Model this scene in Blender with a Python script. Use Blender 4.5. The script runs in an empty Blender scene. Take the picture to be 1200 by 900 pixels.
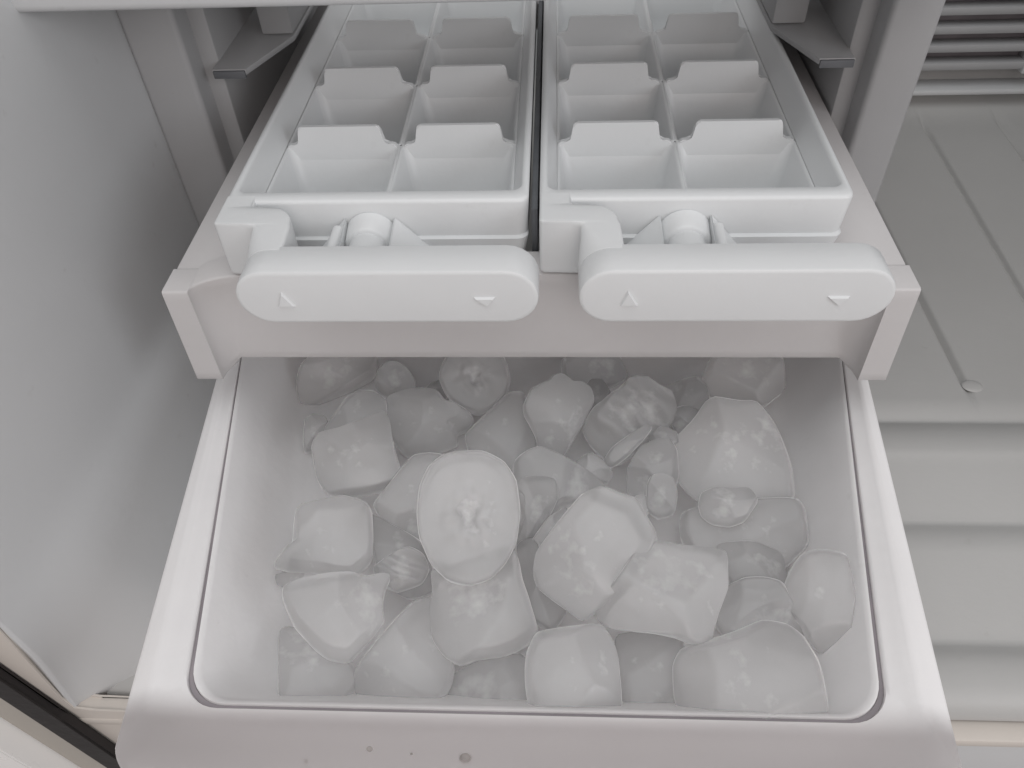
import bpy, bmesh, math, random
from mathutils import Vector, Matrix, noise
random.seed(7)
R = math.radians
sc = bpy.context.scene
COL = sc.collection

# ------------------------------------------------------------------ camera
cam = bpy.data.objects.new('camera', bpy.data.cameras.new('camera'))
COL.objects.link(cam)
cam.data.sensor_width = 36.0
cam.data.lens = 36.0 * 915 / 1200
cam.data.clip_start = 0.01
cam.data.clip_end = 50
cam.matrix_world = (Matrix.Translation((0.0063, 0, 0.28)) @ Matrix.Rotation(R(4.2), 4, 'Z')
                    @ Matrix.Rotation(R(90 - 46.1), 4, 'X') @ Matrix.Rotation(R(-2.9), 4, 'Z'))
sc.camera = cam

# ------------------------------------------------------------------ room light
w = bpy.data.worlds.new('World'); sc.world = w; w.use_nodes = True
bg = w.node_tree.nodes['Background']
bg.inputs[0].default_value = (1.0, 0.95, 0.94, 1)
bg.inputs[1].default_value = 0.335
def area(name, loc, aim, size, power, col):
    l = bpy.data.lights.new(name, 'AREA'); l.shape = 'DISK'; l.size = size; l.energy = power; l.color = col
    o = bpy.data.objects.new(name, l); COL.objects.link(o); o.location = loc
    o.rotation_euler = (Vector(aim) - Vector(loc)).to_track_quat('-Z', 'Y').to_euler()
    return o
area('kitchen_window_light', (-0.04, -0.16, 1.25), (0.02, 0.16, 0.08), 1.3, 5.7, (0.95, 0.985, 1.0))
area('room_light', (0.30, -1.05, 0.66), (0.0, 0.2, 0.05), 0.9, 4.0, (1.0, 0.92, 0.89))
area('side_window_light', (1.0, -0.60, 0.60), (-0.1, 0.14, 0.08), 0.6, 3.2, (0.93, 0.96, 1.0))
sc.view_settings.view_transform = 'Standard'
sc.view_settings.look = 'None'
sc.view_settings.exposure = 0.09
sc.view_settings.gamma = 1
sc.render.engine = 'CYCLES'
sc.cycles.use_denoising = True
sc.cycles.max_bounces = 18
sc.cycles.transmission_bounces = 12
sc.cycles.diffuse_bounces = 10
sc.cycles.caustics_refractive = True
sc.cycles.sample_clamp_indirect = 4

# ------------------------------------------------------------------ materials
def mat(name, col, rough=0.4, var=0.04, scale=18, bump=0.05, bscale=220, sss=0.0, radius=(0.01, 0.01, 0.01),
        trans=0.0, ior=1.46, spec=0.5, dirt=0.0, dcol=(0.35, 0.33, 0.31), coat=0.0):
    m = bpy.data.materials.new(name); m.use_nodes = True
    nt = m.node_tree; N = nt.nodes; L = nt.links
    b = N['Principled BSDF']
    tc = N.new('ShaderNodeTexCoord')
    n1 = N.new('ShaderNodeTexNoise'); n1.inputs['Scale'].default_value = scale; n1.inputs['Detail'].default_value = 5
    L.new(tc.outputs['Object'], n1.inputs['Vector'])
    rp = N.new('ShaderNodeMapRange'); rp.inputs[1].default_value = 0.3; rp.inputs[2].default_value = 0.7
    rp.inputs[3].default_value = 1 - var; rp.inputs[4].default_value = 1 + var
    L.new(n1.outputs['Fac'], rp.inputs[0])
    mx = N.new('ShaderNodeVectorMath'); mx.operation = 'SCALE'; mx.inputs[0].default_value = col
    L.new(rp.outputs[0], mx.inputs['Scale'])
    src = mx.outputs[0]
    if dirt:
        n3 = N.new('ShaderNodeTexNoise'); n3.inputs['Scale'].default_value = 130; n3.inputs['Detail'].default_value = 3
        L.new(tc.outputs['Object'], n3.inputs['Vector'])
        r3 = N.new('ShaderNodeMapRange'); r3.inputs[1].default_value = 0.70; r3.inputs[2].default_value = 0.80
        r3.inputs[4].default_value = dirt
        L.new(n3.outputs['Fac'], r3.inputs[0])
        mm = N.new('ShaderNodeMixRGB'); mm.inputs[2].default_value = (*dcol, 1)
        L.new(r3.outputs[0], mm.inputs[0]); L.new(src, mm.inputs[1]); src = mm.outputs[0]
    L.new(src, b.inputs['Base Color'])
    n2 = N.new('ShaderNodeTexNoise'); n2.inputs['Scale'].default_value = bscale; n2.inputs['Detail'].default_value = 4
    L.new(tc.outputs['Object'], n2.inputs['Vector'])
    rr = N.new('ShaderNodeMapRange'); rr.inputs[3].default_value = max(0.05, rough - 0.08); rr.inputs[4].default_value = rough + 0.08
    L.new(n1.outputs['Fac'], rr.inputs[0]); L.new(rr.outputs[0], b.inputs['Roughness'])
    bp = N.new('ShaderNodeBump'); bp.inputs['Strength'].default_value = bump; bp.inputs['Distance'].default_value = 0.001
    L.new(n2.outputs['Fac'], bp.inputs['Height']); L.new(bp.outputs[0], b.inputs['Normal'])
    b.inputs['IOR'].default_value = ior
    b.inputs['Specular IOR Level'].default_value = spec
    b.inputs['Transmission Weight'].default_value = trans
    b.inputs['Coat Weight'].default_value = coat
    if sss:
        b.inputs['Subsurface Weight'].default_value = sss
        b.inputs['Subsurface Radius'].default_value = radius
        b.inputs['Subsurface Scale'].default_value = 1.0
    return m
M_LINER = mat('liner_plastic', (0.60, 0.605, 0.61), 0.30, 0.03, 9, 0.06, 300, dirt=0.25)
M_FLOOR = mat('floor_liner_plastic', (0.45, 0.445, 0.435), 0.42, 0.04, 9, 0.08, 300, dirt=0.3)
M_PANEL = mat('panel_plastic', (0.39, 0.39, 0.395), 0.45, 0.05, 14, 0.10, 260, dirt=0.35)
M_TRAY = mat('tray_plastic', (0.73, 0.74, 0.745), 0.36, 0.02, 20, 0.06, 420, dirt=0.10)
M_HOLD = mat('holder_plastic', (0.59, 0.572, 0.57), 0.40, 0.03, 20, 0.08, 420, dirt=0.18)
M_BIN = mat('milky_bin_plastic', (0.87, 0.855, 0.855), 0.34, 0.04, 22, 0.12, 240, dirt=0.12)
M_FRAME = mat('cabinet_frame_paint', (0.62, 0.57, 0.52), 0.45, 0.04, 15, 0.05)
M_TRIM = mat('door_edge_trim', (0.40, 0.37, 0.33), 0.5, 0.05, 20, 0.08)
M_GASKET = mat('black_rubber', (0.015, 0.012, 0.012), 0.6, 0.2, 60, 0.3)
M_DOOR = mat('door_white', (0.95, 0.93, 0.91), 0.3, 0.02)
M_SPOT = mat('dirt_spot', (0.30, 0.275, 0.265), 0.9, 0.25, 300, 0.2, spec=0.1)
M_SHADE_VENT = mat('grey_rim_shade_vent', (0.28, 0.255, 0.27), 0.6, 0.15, 40, 0.1)  # grey for the painted shadow line on the bin rim, and the vent backing
M_EDGE = mat('dark_ledge_edge', (0.13, 0.135, 0.145), 0.5, 0.15, 60, 0.2)
def translucent(m, fac, col):
    nt = m.node_tree; N = nt.nodes; L = nt.links
    b = N['Principled BSDF']; out = N['Material Output']
    t = N.new('ShaderNodeBsdfTranslucent'); t.inputs[0].default_value = (*col, 1)
    x = N.new('ShaderNodeMixShader'); x.inputs[0].default_value = fac
    L.new(b.outputs[0], x.inputs[1]); L.new(t.outputs[0], x.inputs[2]); L.new(x.outputs[0], out.inputs[0])
    return m
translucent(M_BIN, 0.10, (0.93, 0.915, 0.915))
nt = M_BIN.node_tree                                     # translucency ramps up at the front flange to darken it, imitating a shadow there
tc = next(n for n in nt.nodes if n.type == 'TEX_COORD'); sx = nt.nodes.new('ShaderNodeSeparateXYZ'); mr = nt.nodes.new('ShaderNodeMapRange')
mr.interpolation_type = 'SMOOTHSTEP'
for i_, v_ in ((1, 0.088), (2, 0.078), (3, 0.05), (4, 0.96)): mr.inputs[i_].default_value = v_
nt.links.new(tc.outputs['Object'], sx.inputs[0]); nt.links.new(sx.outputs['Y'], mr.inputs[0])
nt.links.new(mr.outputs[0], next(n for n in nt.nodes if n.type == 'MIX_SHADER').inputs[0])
def ice_material():
    m = bpy.data.materials.new('frosted_ice'); m.use_nodes = True
    nt = m.node_tree; N = nt.nodes; L = nt.links
    N.remove(N['Principled BSDF']); out = N['Material Output']
    tc = N.new('ShaderNodeTexCoord')
    def nz(scale, det, lo, hi, a, b):
        n = N.new('ShaderNodeTexNoise'); n.inputs['Scale'].default_value = scale; n.inputs['Detail'].default_value = det
        L.new(tc.outputs['Object'], n.inputs['Vector'])
        r = N.new('ShaderNodeMapRange'); r.inputs[1].default_value = lo; r.inputs[2].default_value = hi; r.inputs[3].default_value = a; r.inputs[4].default_value = b
        L.new(n.outputs['Fac'], r.inputs[0]); return n, r
    fine, _ = nz(150, 3, 0, 1, 0, 1)
    _, rr = nz(70, 3, 0.35, 0.65, 0.11, 0.21)
    # cloudy core: trapped air gathers at the middle of every piece
    mp = N.new('ShaderNodeVectorMath'); mp.operation = 'SUBTRACT'; mp.inputs[1].default_value = (0.5, 0.5, 0.55)
    L.new(tc.outputs['Generated'], mp.inputs[0])
    ln = N.new('ShaderNodeVectorMath'); ln.operation = 'LENGTH'; L.new(mp.outputs[0], ln.inputs[0])
    wob = N.new('ShaderNodeTexNoise'); wob.inputs['Scale'].default_value = 170; wob.inputs['Detail'].default_value = 5; L.new(tc.outputs['Object'], wob.inputs['Vector'])
    ad = N.new('ShaderNodeMath'); ad.operation = 'MULTIPLY_ADD'; ad.inputs[1].default_value = 0.5; L.new(wob.outputs['Fac'], ad.inputs[0]); L.new(ln.outputs['Value'], ad.inputs[2])
    cl = N.new('ShaderNodeMapRange'); cl.inputs[1].default_value = 0.40; cl.inputs[2].default_value = 0.68; cl.inputs[3].default_value = 0.46; cl.inputs[4].default_value = 0.80
    L.new(ad.outputs[0], cl.inputs[0])
    bp = N.new('ShaderNodeBump'); bp.inputs['Strength'].default_value = 0.12; bp.inputs['Distance'].default_value = 0.0010
    L.new(fine.outputs['Fac'], bp.inputs['Height'])
    b = N.new('ShaderNodeBsdfPrincipled'); b.inputs['Base Color'].default_value = (0.985, 0.98, 0.98, 1); b.inputs['IOR'].default_value = 1.31
    L.new(rr.outputs[0], b.inputs['Roughness']); L.new(bp.outputs[0], b.inputs['Normal']); L.new(cl.outputs[0], b.inputs['Transmission Weight'])
    b.inputs['Sheen Weight'].default_value = 1.0; b.inputs['Sheen Roughness'].default_value = 0.25
    t = N.new('ShaderNodeBsdfTranslucent'); t.inputs[0].default_value = (0.97, 0.97, 0.97, 1)
    m1 = N.new('ShaderNodeMixShader'); m1.inputs[0].default_value = 0.10
    L.new(b.outputs[0], m1.inputs[1]); L.new(t.outputs[0], m1.inputs[2]); L.new(m1.outputs[0], out.inputs[0])
    return m
M_ICE = ice_material()

# ------------------------------------------------------------------ helpers
def link(name, me, m, parent=None, angle=35):
    o = bpy.data.objects.new(name, me); COL.objects.link(o)
    if m and not me.materials: me.materials.append(m)
    me.shade_smooth(); me.set_sharp_from_angle(angle=R(angle))
    if parent: o.parent = parent
    return o
def obj(name, bm, m, parent=None, angle=35):
    bmesh.ops.recalc_face_normals(bm, faces=bm.faces)
    me = bpy.data.meshes.new(name); bm.to_mesh(me); bm.free()
    return link(name, me, m, parent, angle)
def tag(o, label=None, cat=None, group=None, kind=None):
    if label: o['label'] = label
    if cat: o['category'] = cat
    if group: o['group'] = group
    if kind: o['kind'] = kind
    return o
def empty(name, loc, label, cat, group=None):
    o = bpy.data.objects.new(name, None); COL.objects.link(o); o.location = loc; o.empty_display_size = 0.02
    return tag(o, label, cat, group)
def box(x0, x1, y0, y1, z0, z1, bev=0.001, seg=2, bm=None):
    bm = bm or bmesh.new()
    vs = [bm.verts.new(p) for p in ((x0,y0,z0),(x1,y0,z0),(x1,y1,z0),(x0,y1,z0),(x0,y0,z1),(x1,y0,z1),(x1,y1,z1),(x0,y1,z1))]
    fs = [bm.faces.new([vs[i] for i in q]) for q in ((3,2,1,0),(4,5,6,7),(0,1,5,4),(1,2,6,5),(2,3,7,6),(3,0,4,7))]
    if bev:
        es = list({e for f in fs for e in f.edges})
        bmesh.ops.bevel(bm, geom=es, offset=bev, segments=seg, affect='EDGES', profile=0.5)
    return bm
def loft(loops, cap0=False, cap1=False, closed=True, bm=None):
    bm = bm or bmesh.new()
    L = [[bm.verts.new(p) for p in lp] for lp in loops]
    n = len(L[0])
    for a, b in zip(L, L[1:]):
        for i in range(n if closed else n - 1):
            j = (i + 1) % n
            bm.faces.new((a[i], a[j], b[j], b[i]))
    if cap0: bm.faces.new(L[0][::-1])
    if cap1: bm.faces.new(L[-1])
    return bm
def extrude_plan(pts, z0, z1, bev=0.0, seg=3):
    bm = bmesh.new()
    a = [bm.verts.new((x, y, z0)) for x, y in pts]; b = [bm.verts.new((x, y, z1)) for x, y in pts]
    n = len(pts)
    f0 = bm.faces.new(a[::-1]); f1 = bm.faces.new(b)
    for i in range(n): bm.faces.new((a[i], a[(i+1) % n], b[(i+1) % n], b[i]))
    if bev:
        bmesh.ops.bevel(bm, geom=list(f0.edges) + list(f1.edges), offset=bev, segments=seg, affect='EDGES', profile=0.5)
    return bm
def rrect(x0, x1, y0, y1, r, z, n=5):
    out = []
    for cx, cy, a0 in ((x1-r, y1-r, 0), (x0+r, y1-r, 90), (x0+r, y0+r, 180), (x1-r, y0+r, 270)):
        for i in range(n):
            a = R(a0 + 90 * i / (n - 1)); out.append((cx + r * math.cos(a), cy + r * math.sin(a), z))
    return out
def cyl(p0, p1, r0, r1=None, n=20, bm=None):
    r1 = r0 if r1 is None else r1
    p0 = Vector(p0); p1 = Vector(p1); d = (p1 - p0).normalized()
    u = d.orthogonal().normalized(); v = d.cross(u)
    mk = lambda p, r: [p + r * (math.cos(6.28318*i/n) * u + math.sin(6.28318*i/n) * v) for i in range(n)]
    e = min(r0, r1) * 0.12
    return loft([mk(p0, r0 - e), mk(p0 + d*e, r0), mk(p1 - d*e, r1), mk(p1, r1 - e)], True, True, bm=bm)

# ------------------------------------------------------------------ freezer shell (setting)
XL = -0.164; XR = 0.36; YB = 0.56
# left wall: liner sheet with slight draft flaring out toward the front lip
ys = [0.110 + (YB - 0.110) * (i / 50) ** 1.5 for i in range(51)]
zs = [-0.016 + 0.2085 * i / 30 for i in range(31)]
def wx(y, z):
    f = min(1.0, max(0, (0.20 - y) / 0.09))
    q = max(0.0, (0.03 - z) / 0.046)
    bow = 0.0022 * math.sin((y - 0.1) * 14 + z * 9)
    dmp = max(0.0, min(1.0, (0.285 - y) / 0.09))
    k = min(1.0, max(0.0, (y - 0.112) / 0.035)); k = k * k * (3 - 2 * k)
    r = 0.085; c = r - math.sqrt(max(0.0, r * r - (r - z - 0.016) ** 2)) if z < r - 0.016 else 0.0
    c = min(c, 0.060)
    return XL + 0.0035 - (bow * 0.9 + 0.0012 * math.sin(y * 30 + z * 38)) * dmp - 0.0105 * f * f - 0.005 * f * f * q + c * k
bm = bmesh.new()
ext = lambda y, z: z + max(0.0, 0.246 - y) * 1.1 * max(0.0, (z - 0.12) / 0.0725)
G = [[bm.verts.new((wx(y, z), y, ext(y, z))) for z in zs] for y in ys]
for i in range(50):
    for j in range(30): bm.faces.new((G[i][j], G[i+1][j], G[i+1][j+1], G[i][j+1]))
o = tag(obj('wall_left', bm, M_LINER), kind='structure')
md = o.modifiers.new('thickness', 'SOLIDIFY'); md.thickness = 0.004; md.offset = -1
tag(obj('wall_right', box(XR, XR + 0.004, 0.10, YB, -0.002, 0.36, 0), M_LINER), kind='structure')
tag(obj('wall_back', box(XL - 0.004, XR + 0.004, YB, YB + 0.004, -0.004, 0.36, 0), M_LINER), kind='structure')
# floor: one moulded sheet, swept from a profile (y, z): ridges and steps toward the front sill
prof = [(YB, 0.022), (YB - 0.004, 0.012), (YB - 0.012, 0.004), (YB - 0.03, 0.0), (0.26, 0.0), (0.2485, 0.0), (0.2470, -0.0016), (0.2452, -0.0016), (0.2437, 0.0001),
        (0.229, 0.0004), (0.226, -0.0004), (0.222, -0.003), (0.197, -0.0042), (0.1945, -0.006), (0.1915, -0.006), (0.189, -0.0042), (0.178, -0.0042), (0.174, -0.006),
        (0.146, -0.0075), (0.143, -0.0095), (0.1395, -0.0095), (0.137, -0.0072), (0.131, -0.0066), (0.124, -0.007), (0.1185, -0.0095), (0.1155, -0.0135), (0.115, -0.017)]
nx = 60
def fl(x, y, z):
    if 0.262 < y < 0.52:
        for gx in (0.206, 0.258, 0.31):
            d = abs(x - gx - (y - 0.27) * (0.0 if gx < 0.22 else 0.04)); z -= 0.0032 * math.exp(-(d / 0.0014) ** 2)
    return (x, y, z)
xs = sorted(set([XL + (XR - XL) * i / nx for i in range(nx + 1)] + [g + k * 0.0008 for g in (0.206, 0.258, 0.263, 0.268, 0.31, 0.315) for k in range(-6, 7)]))
fine = []
for (y0, z0), (y1, z1) in zip(prof, prof[1:]):
    k = 24 if abs(y0 - y1) > 0.1 else 1
    fine += [(y0 + (y1 - y0) * i / k, z0 + (z1 - z0) * i / k) for i in range(k)]
fine.append(prof[-1])
bm = loft([[fl(x, y, z) for x in xs] for y, z in fine], closed=False)
tag(obj('floor', bm, M_FLOOR, angle=60), kind='structure')
# small bump at the end of the floor groove
bm = bmesh.new(); bmesh.ops.create_uvsphere(bm, u_segments=16, v_segments=8, radius=1)
bmesh.ops.transform(bm, matrix=Matrix.Translation((0.209, 0.268, 0.0)) @ Matrix.Diagonal((0.0050, 0.004, 0.0009, 1)), verts=bm.verts)
obj('floor_stud', bm, M_FLOOR, bpy.data.objects['floor'])
# front frame of the cabinet below and beside the opening
bm = box(-0.30, 0.5, 0.108, 0.116, -0.024, -0.0185, 0.001)
tag(obj('cabinet_front_rail', bm, M_FRAME), kind='structure')
tag(obj('cabinet_lower_face', box(-0.155, 0.5, 0.118, 0.122, -0.12, -0.026, 0.001), M_LINER), kind='structure')
bm = bmesh.new()
def face_strip(top, bot, y0, y1, bm):
    (xa, xb, z1), (xc, xd, z0) = top, bot
    pts = [(xa, z1), (xb, z1), (xd, z0), (xc, z0)]
    a = [bm.verts.new((x, y0, z)) for x, z in pts]; b = [bm.verts.new((x, y1, z)) for x, z in pts]
    bm.faces.new(a[::-1]); bm.faces.new(b)
    for i in range(4): bm.faces.new((a[i], a[(i+1) % 4], b[(i+1) % 4], b[i]))
    bmesh.ops.bevel(bm, geom=list(bm.edges), offset=0.0008, segments=2, affect='EDGES')
    return bm
def plate(pts, y0, y1, bev=0.0008):
    bm = bmesh.new()
    a = [bm.verts.new((x, y0, z)) for x, z in pts]; b = [bm.verts.new((x, y1, z)) for x, z in pts]; k = len(pts)
    bm.faces.new(a[::-1]); bm.faces.new(b)
    for i in range(k): bm.faces.new((a[i], a[(i+1) % k], b[(i+1) % k], b[i]))
    bmesh.ops.bevel(bm, geom=list(bm.edges), offset=bev, segments=2, affect='EDGES')
    return bm
tag(obj('cabinet_front_stile', plate([(-0.166, 0.30), (-0.1672, 0.06), (-0.1735, 0.0), (-0.1725, -0.0095), (-0.165, -0.0115), (-0.12, -0.0125), (-0.12, -0.10), (-0.20, -0.10), (-0.215, 0.30)], 0.1085, 0.1145), M_FRAME), kind='structure')

# ------------------------------------------------------------------ door edge and gasket at lower left
g = obj('door_gasket', plate([(-0.2205, 0.30), (-0.2120, 0.30), (-0.1760, -0.006), (-0.1738, -0.012), (-0.1652, -0.09), (-0.1760, -0.09)], 0.1035, 0.1080), M_GASKET)
tag(g, 'black rubber door seal running diagonally in the lower left corner', 'gasket')
d = empty('freezer_door', (-0.2, 0.09, -0.1), 'bright white open door edge below the black seal, lower left', 'door')
def child(name, bm, m, par, **k):
    o = obj(name, bm, m, par, **k); o.matrix_parent_inverse = Matrix.Translation(par.location).inverted(); return o
child('edge_trim', plate([(-0.233, 0.30), (-0.2207, 0.30), (-0.1762, -0.09), (-0.190, -0.09)], 0.1045, 0.1140), M_TRIM, d)
child('door_panel', plate([(-0.46, 0.30), (-0.2332, 0.30), (-0.1902, -0.09), (-0.18, -0.16), (-0.46, -0.16)], 0.095, 0.113), M_DOOR, d)

# ------------------------------------------------------------------ shelf above
s = empty('freezer_shelf', (0.0, 0.28, 0.192), 'pale shelf edge crossing the top left of the view above the trays', 'shelf')
child('shelf_board', box(XL - 0.04, 0.1465, 0.252, 0.350, 0.195, 0.201, 0.001), M_LINER, s)
child('front_lip', box(XL - 0.04, 0.1470, 0.2405, 0.2515, 0.1915, 0.206, 0.0025, 3), M_LINER, s)

# ------------------------------------------------------------------ side panels of the tray bay
def side_panel(name, x0, x1, label, sgn, y0):
    p = empty(name, ((x0 + x1) / 2, 0.42, 0), label, 'panel', 'side panels of the tray bay')
    child('board', box(x0, x1, y0, YB - 0.001, 0.0005, 0.1945, 0.0022, 3), M_PANEL, p)
    I = (x1 if sgn > 0 else x0)
    X = lambda d: I + sgn * d                                   # d: distance from the board toward the trays
    bx = lambda a, b, *r, **k: box(*sorted((X(a), X(b))), *r, **k)
    child('raised_band', bx(-0.001, 0.0070, y0 + 0.012, y0 + 0.22, 0.002, 0.1940, 0.0012), M_PANEL, p)
    r = child('rail', bx(0.0185, 0.0320, y0 + 0.036, y0 + 0.21, 0.1478, 0.1935, 0.0010), M_PANEL, p)
    pts = [(X(0.0065), y0 + 0.004), (X(0.0200), y0 + 0.004), (X(0.0320), y0 + 0.036), (X(0.0320), y0 + 0.21), (X(0.0065), y0 + 0.21)]
    obj('ledge', extrude_plan(pts, 0.1450, 0.1474, 0.0004, 2), M_PANEL, r)
    obj('ledge_end', bx(0.0068, 0.0197, y0 + 0.0030, y0 + 0.0046, 0.1440, 0.1470, 0.0003), M_EDGE, r)
    return p
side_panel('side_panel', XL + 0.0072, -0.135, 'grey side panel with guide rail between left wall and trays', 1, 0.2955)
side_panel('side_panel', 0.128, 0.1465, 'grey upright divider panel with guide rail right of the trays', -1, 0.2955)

# ------------------------------------------------------------------ vent on the back wall
v = empty('air_vent', (0.28, YB, 0.05), 'slatted air vent low on the back wall, top right', 'vent')
child('backing', box(0.15, 0.352, YB - 0.0035, YB - 0.0005, 0.024, 0.125, 0.0005), M_SHADE_VENT, v)
for k in range(7):
    z = 0.0285 + k * 0.0124
    child('slat', box(0.15, 0.352, YB - 0.016, YB - 0.004, z, z + 0.0058, 0.0018), M_PANEL, v)
child('sill', box(0.15, 0.352, YB - 0.020, YB - 0.0008, 0.0125, 0.0165, 0.0015), M_LINER, v)
child('upright', box(0.331, 0.336, YB - 0.017, YB - 0.004, 0.026, 0.12, 0.001), M_LINER, v)

# ------------------------------------------------------------------ ice bin
def trap(hb, hf, yb, yf, rb, rf, z, n=9):
    out = []
    def corner(p, a, c, r):
        p = Vector(p); da = (Vector(a) - p).normalized(); dc = (Vector(c) - p).normalized()
        half = da.angle(dc) / 2; t = r / math.tan(half)
        p0 = p + da * t; p1 = p + dc * t; cc = p + (da + dc).normalized() * (r / math.sin(half))
        a0 = math.atan2(p0.y - cc.y, p0.x - cc.x); a1 = math.atan2(p1.y - cc.y, p1.x - cc.x)
        while a1 - a0 > math.pi: a1 -= 2 * math.pi
        while a1 - a0 < -math.pi: a1 += 2 * math.pi
        for i in range(n):
            a_ = a0 + (a1 - a0) * i / (n - 1); out.append((cc.x + r * math.cos(a_), cc.y + r * math.sin(a_), z))
    P = [(hb, yb), (-hb, yb), (-hf, yf), (hf, yf)]
    rr = (rb, rb, rf, rf)
    for i in range(4): corner(P[i], P[i-1], P[(i+1) % 4], rr[i])
    return out
def binloop(t, z, d=0.0, rf=None):
    return [(x, y, zz - (0.0080 * min(1, max(0, (0.0818 - y) / 0.0135)) ** 1.2 if zz > 0.05 and t > 0.05 else 0)) for x, y, zz in binloop_(t, z, d, rf)]
def groove(t, z):
    k = lambda y: (lambda q: q * q * (3 - 2 * q))(min(1, max(0, (0.125 - y) / 0.03)))
    return [(x, y, zz + (0.0650 - z) * (1 - k(y))) for x, y, zz in binloop(t, z)]
def binloop_(t, z, d=0.0, rf=None):
    # t: 0 inner opening edge .. 1 outer rim edge ; d shrinks further inward
    hbo, hfo, ybo, yfo = 0.1330, 0.1128, 0.290, 0.0660
    hbi, hfi, ybi, yfi = 0.1290, 0.0940, 0.284, 0.0838
    L = lambda a, b: a + (b - a) * t
    return trap(L(hbi, hbo) - d, L(hfi, hfo) - d, L(ybi, ybo) - d, L(yfi, yfo) + d, 0.012, rf or (0.0125 - 0.006 * t), z)
ib = empty('ice_bin', (0, 0.18, 0), 'milky white open plastic bin full of ice, pulled out under the trays', 'bin')
ZR = 0.067
loops = [binloop(1, 0.006, 0.010), binloop(1, 0.030, 0.006), binloop(1, 0.052, 0.0035), binloop(1, 0.0545, 0.0032), binloop(1, 0.0550, 0.0006),
         binloop(1, 0.0620, 0.0000), binloop(1, 0.0656, 0.0002), binloop(1, 0.0664, 0.0007), binloop(1, 0.0668, 0.0016),
         binloop(0.62, 0.0668), binloop(0.46, 0.0664), binloop(0.36, 0.0656), binloop(0.17, 0.0653), binloop(0.115, 0.0650), groove(0.108, 0.0640), groove(0.100, 0.0605), groove(0.052, 0.0605),
         groove(0.044, 0.0640), binloop(0.036, 0.0648), binloop(0.0, 0.0648), binloop(0, 0.0635, 0.0010), binloop(0, 0.0560, 0.0048, 0.014), binloop(0, 0.0460, 0.0098, 0.015), binloop(0, 0.0380, 0.0148, 0.016), binloop(0, 0.0325, 0.0200, 0.017), binloop(0, 0.0295, 0.0260, 0.018), binloop(0, 0.0285, 0.0330, 0.018), binloop(0, 0.0280, 0.0420, 0.018)]
bm = loft(loops, False, True)
# outer bottom
bmesh.ops.recalc_face_normals(bm, faces=bm.faces)
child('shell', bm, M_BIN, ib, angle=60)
child('rim_shadow_line', loft([binloop(0.104, 0.0600), binloop(0.102, 0.0638), binloop(0.050, 0.0638), binloop(0.048, 0.0600)]), M_SHADE_VENT, ib)  # dark strip laid in the groove, painting the shadow line inside the rim
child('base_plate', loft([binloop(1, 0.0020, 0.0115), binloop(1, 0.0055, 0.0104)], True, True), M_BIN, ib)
for x, y, r in ((-0.0165, 0.0716, 0.0017), (-0.0424, 0.0730, 0.0009), (-0.0310, 0.0722, 0.0004), (-0.0595, 0.0700, 0.0006)):
    bm = bmesh.new(); bmesh.ops.create_uvsphere(bm, u_segments=14, v_segments=6, radius=1)
    bmesh.ops.transform(bm, matrix=Matrix.Translation((x, y, 0.0668 - 0.0080 * min(1, (0.0818 - y) / 0.0135) ** 1.2)) @ Matrix.Rotation(R(33), 4, 'X') @ Matrix.Diagonal((r, r * 0.8, 0.00012, 1)), verts=bm.verts)
    child('water_spot', bm, M_SPOT, ib)

# ------------------------------------------------------------------ tray holder
h = empty('tray_holder', (0, 0.30, 0.10), 'white plastic slide-out holder carrying the two ice trays', 'tray holder')
ZT = 0.1225
plan_t = [(-0.120, 0.192), (-0.1115, 0.192)] + [(-0.1115 + 0.0165 * (1 - math.cos(R(a))), 0.192 + 0.0085 * math.sin(R(a)))  for a in range(8, 91, 9)] + [(-0.05, 0.2005)]
plan_t += [(-x, y) for x, y in plan_t[::-1]]
plan_b = [(-0.1213, 0.192), (-0.1120, 0.192)] + [(-0.1120 + 0.0050 * (1 - math.cos(R(a))), 0.192 + 0.0085 * math.sin(R(a))) for a in range(8, 91, 9)] + [(-0.05, 0.2005)]
plan_b += [(-x, y) for x, y in plan_b[::-1]]
def zb(x): 
    k = min(1, max(0, (abs(x) - 0.1065) / 0.004)); k = k * k * (3 - 2 * k)
    return 0.0845 - 0.0027 * k
def mix(t): return [(a[0] + (b[0]-a[0])*t, a[1] + (b[1]-a[1])*t, ZT + (zb(b[0]) - ZT)*t) for a, b in zip(plan_t, plan_b)]
def off(lp, dy, dz): return [(x, y + dy, z + dz) for x, y, z in lp]
m0 = mix(0)
loops = [off(m0, 0.012, -0.003), off(m0, 0.012, 0), off(m0, 0.0008, 0), off(m0, 0.0002, -0.0003), off(mix(0.02), 0, 0)] + [mix(t) for t in (0.1, 0.3, 0.5, 0.7, 0.9, 0.985)] + [off(mix(1), 0.0005, 0), off(mix(1), 0.0030, 0.0003), off(mix(0.93), 0.0035, 0), off(m0, 0.0035, -0.003)]
bm = loft(loops, closed=False)
child('front_panel', bm, M_HOLD, h, angle=50)
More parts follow.
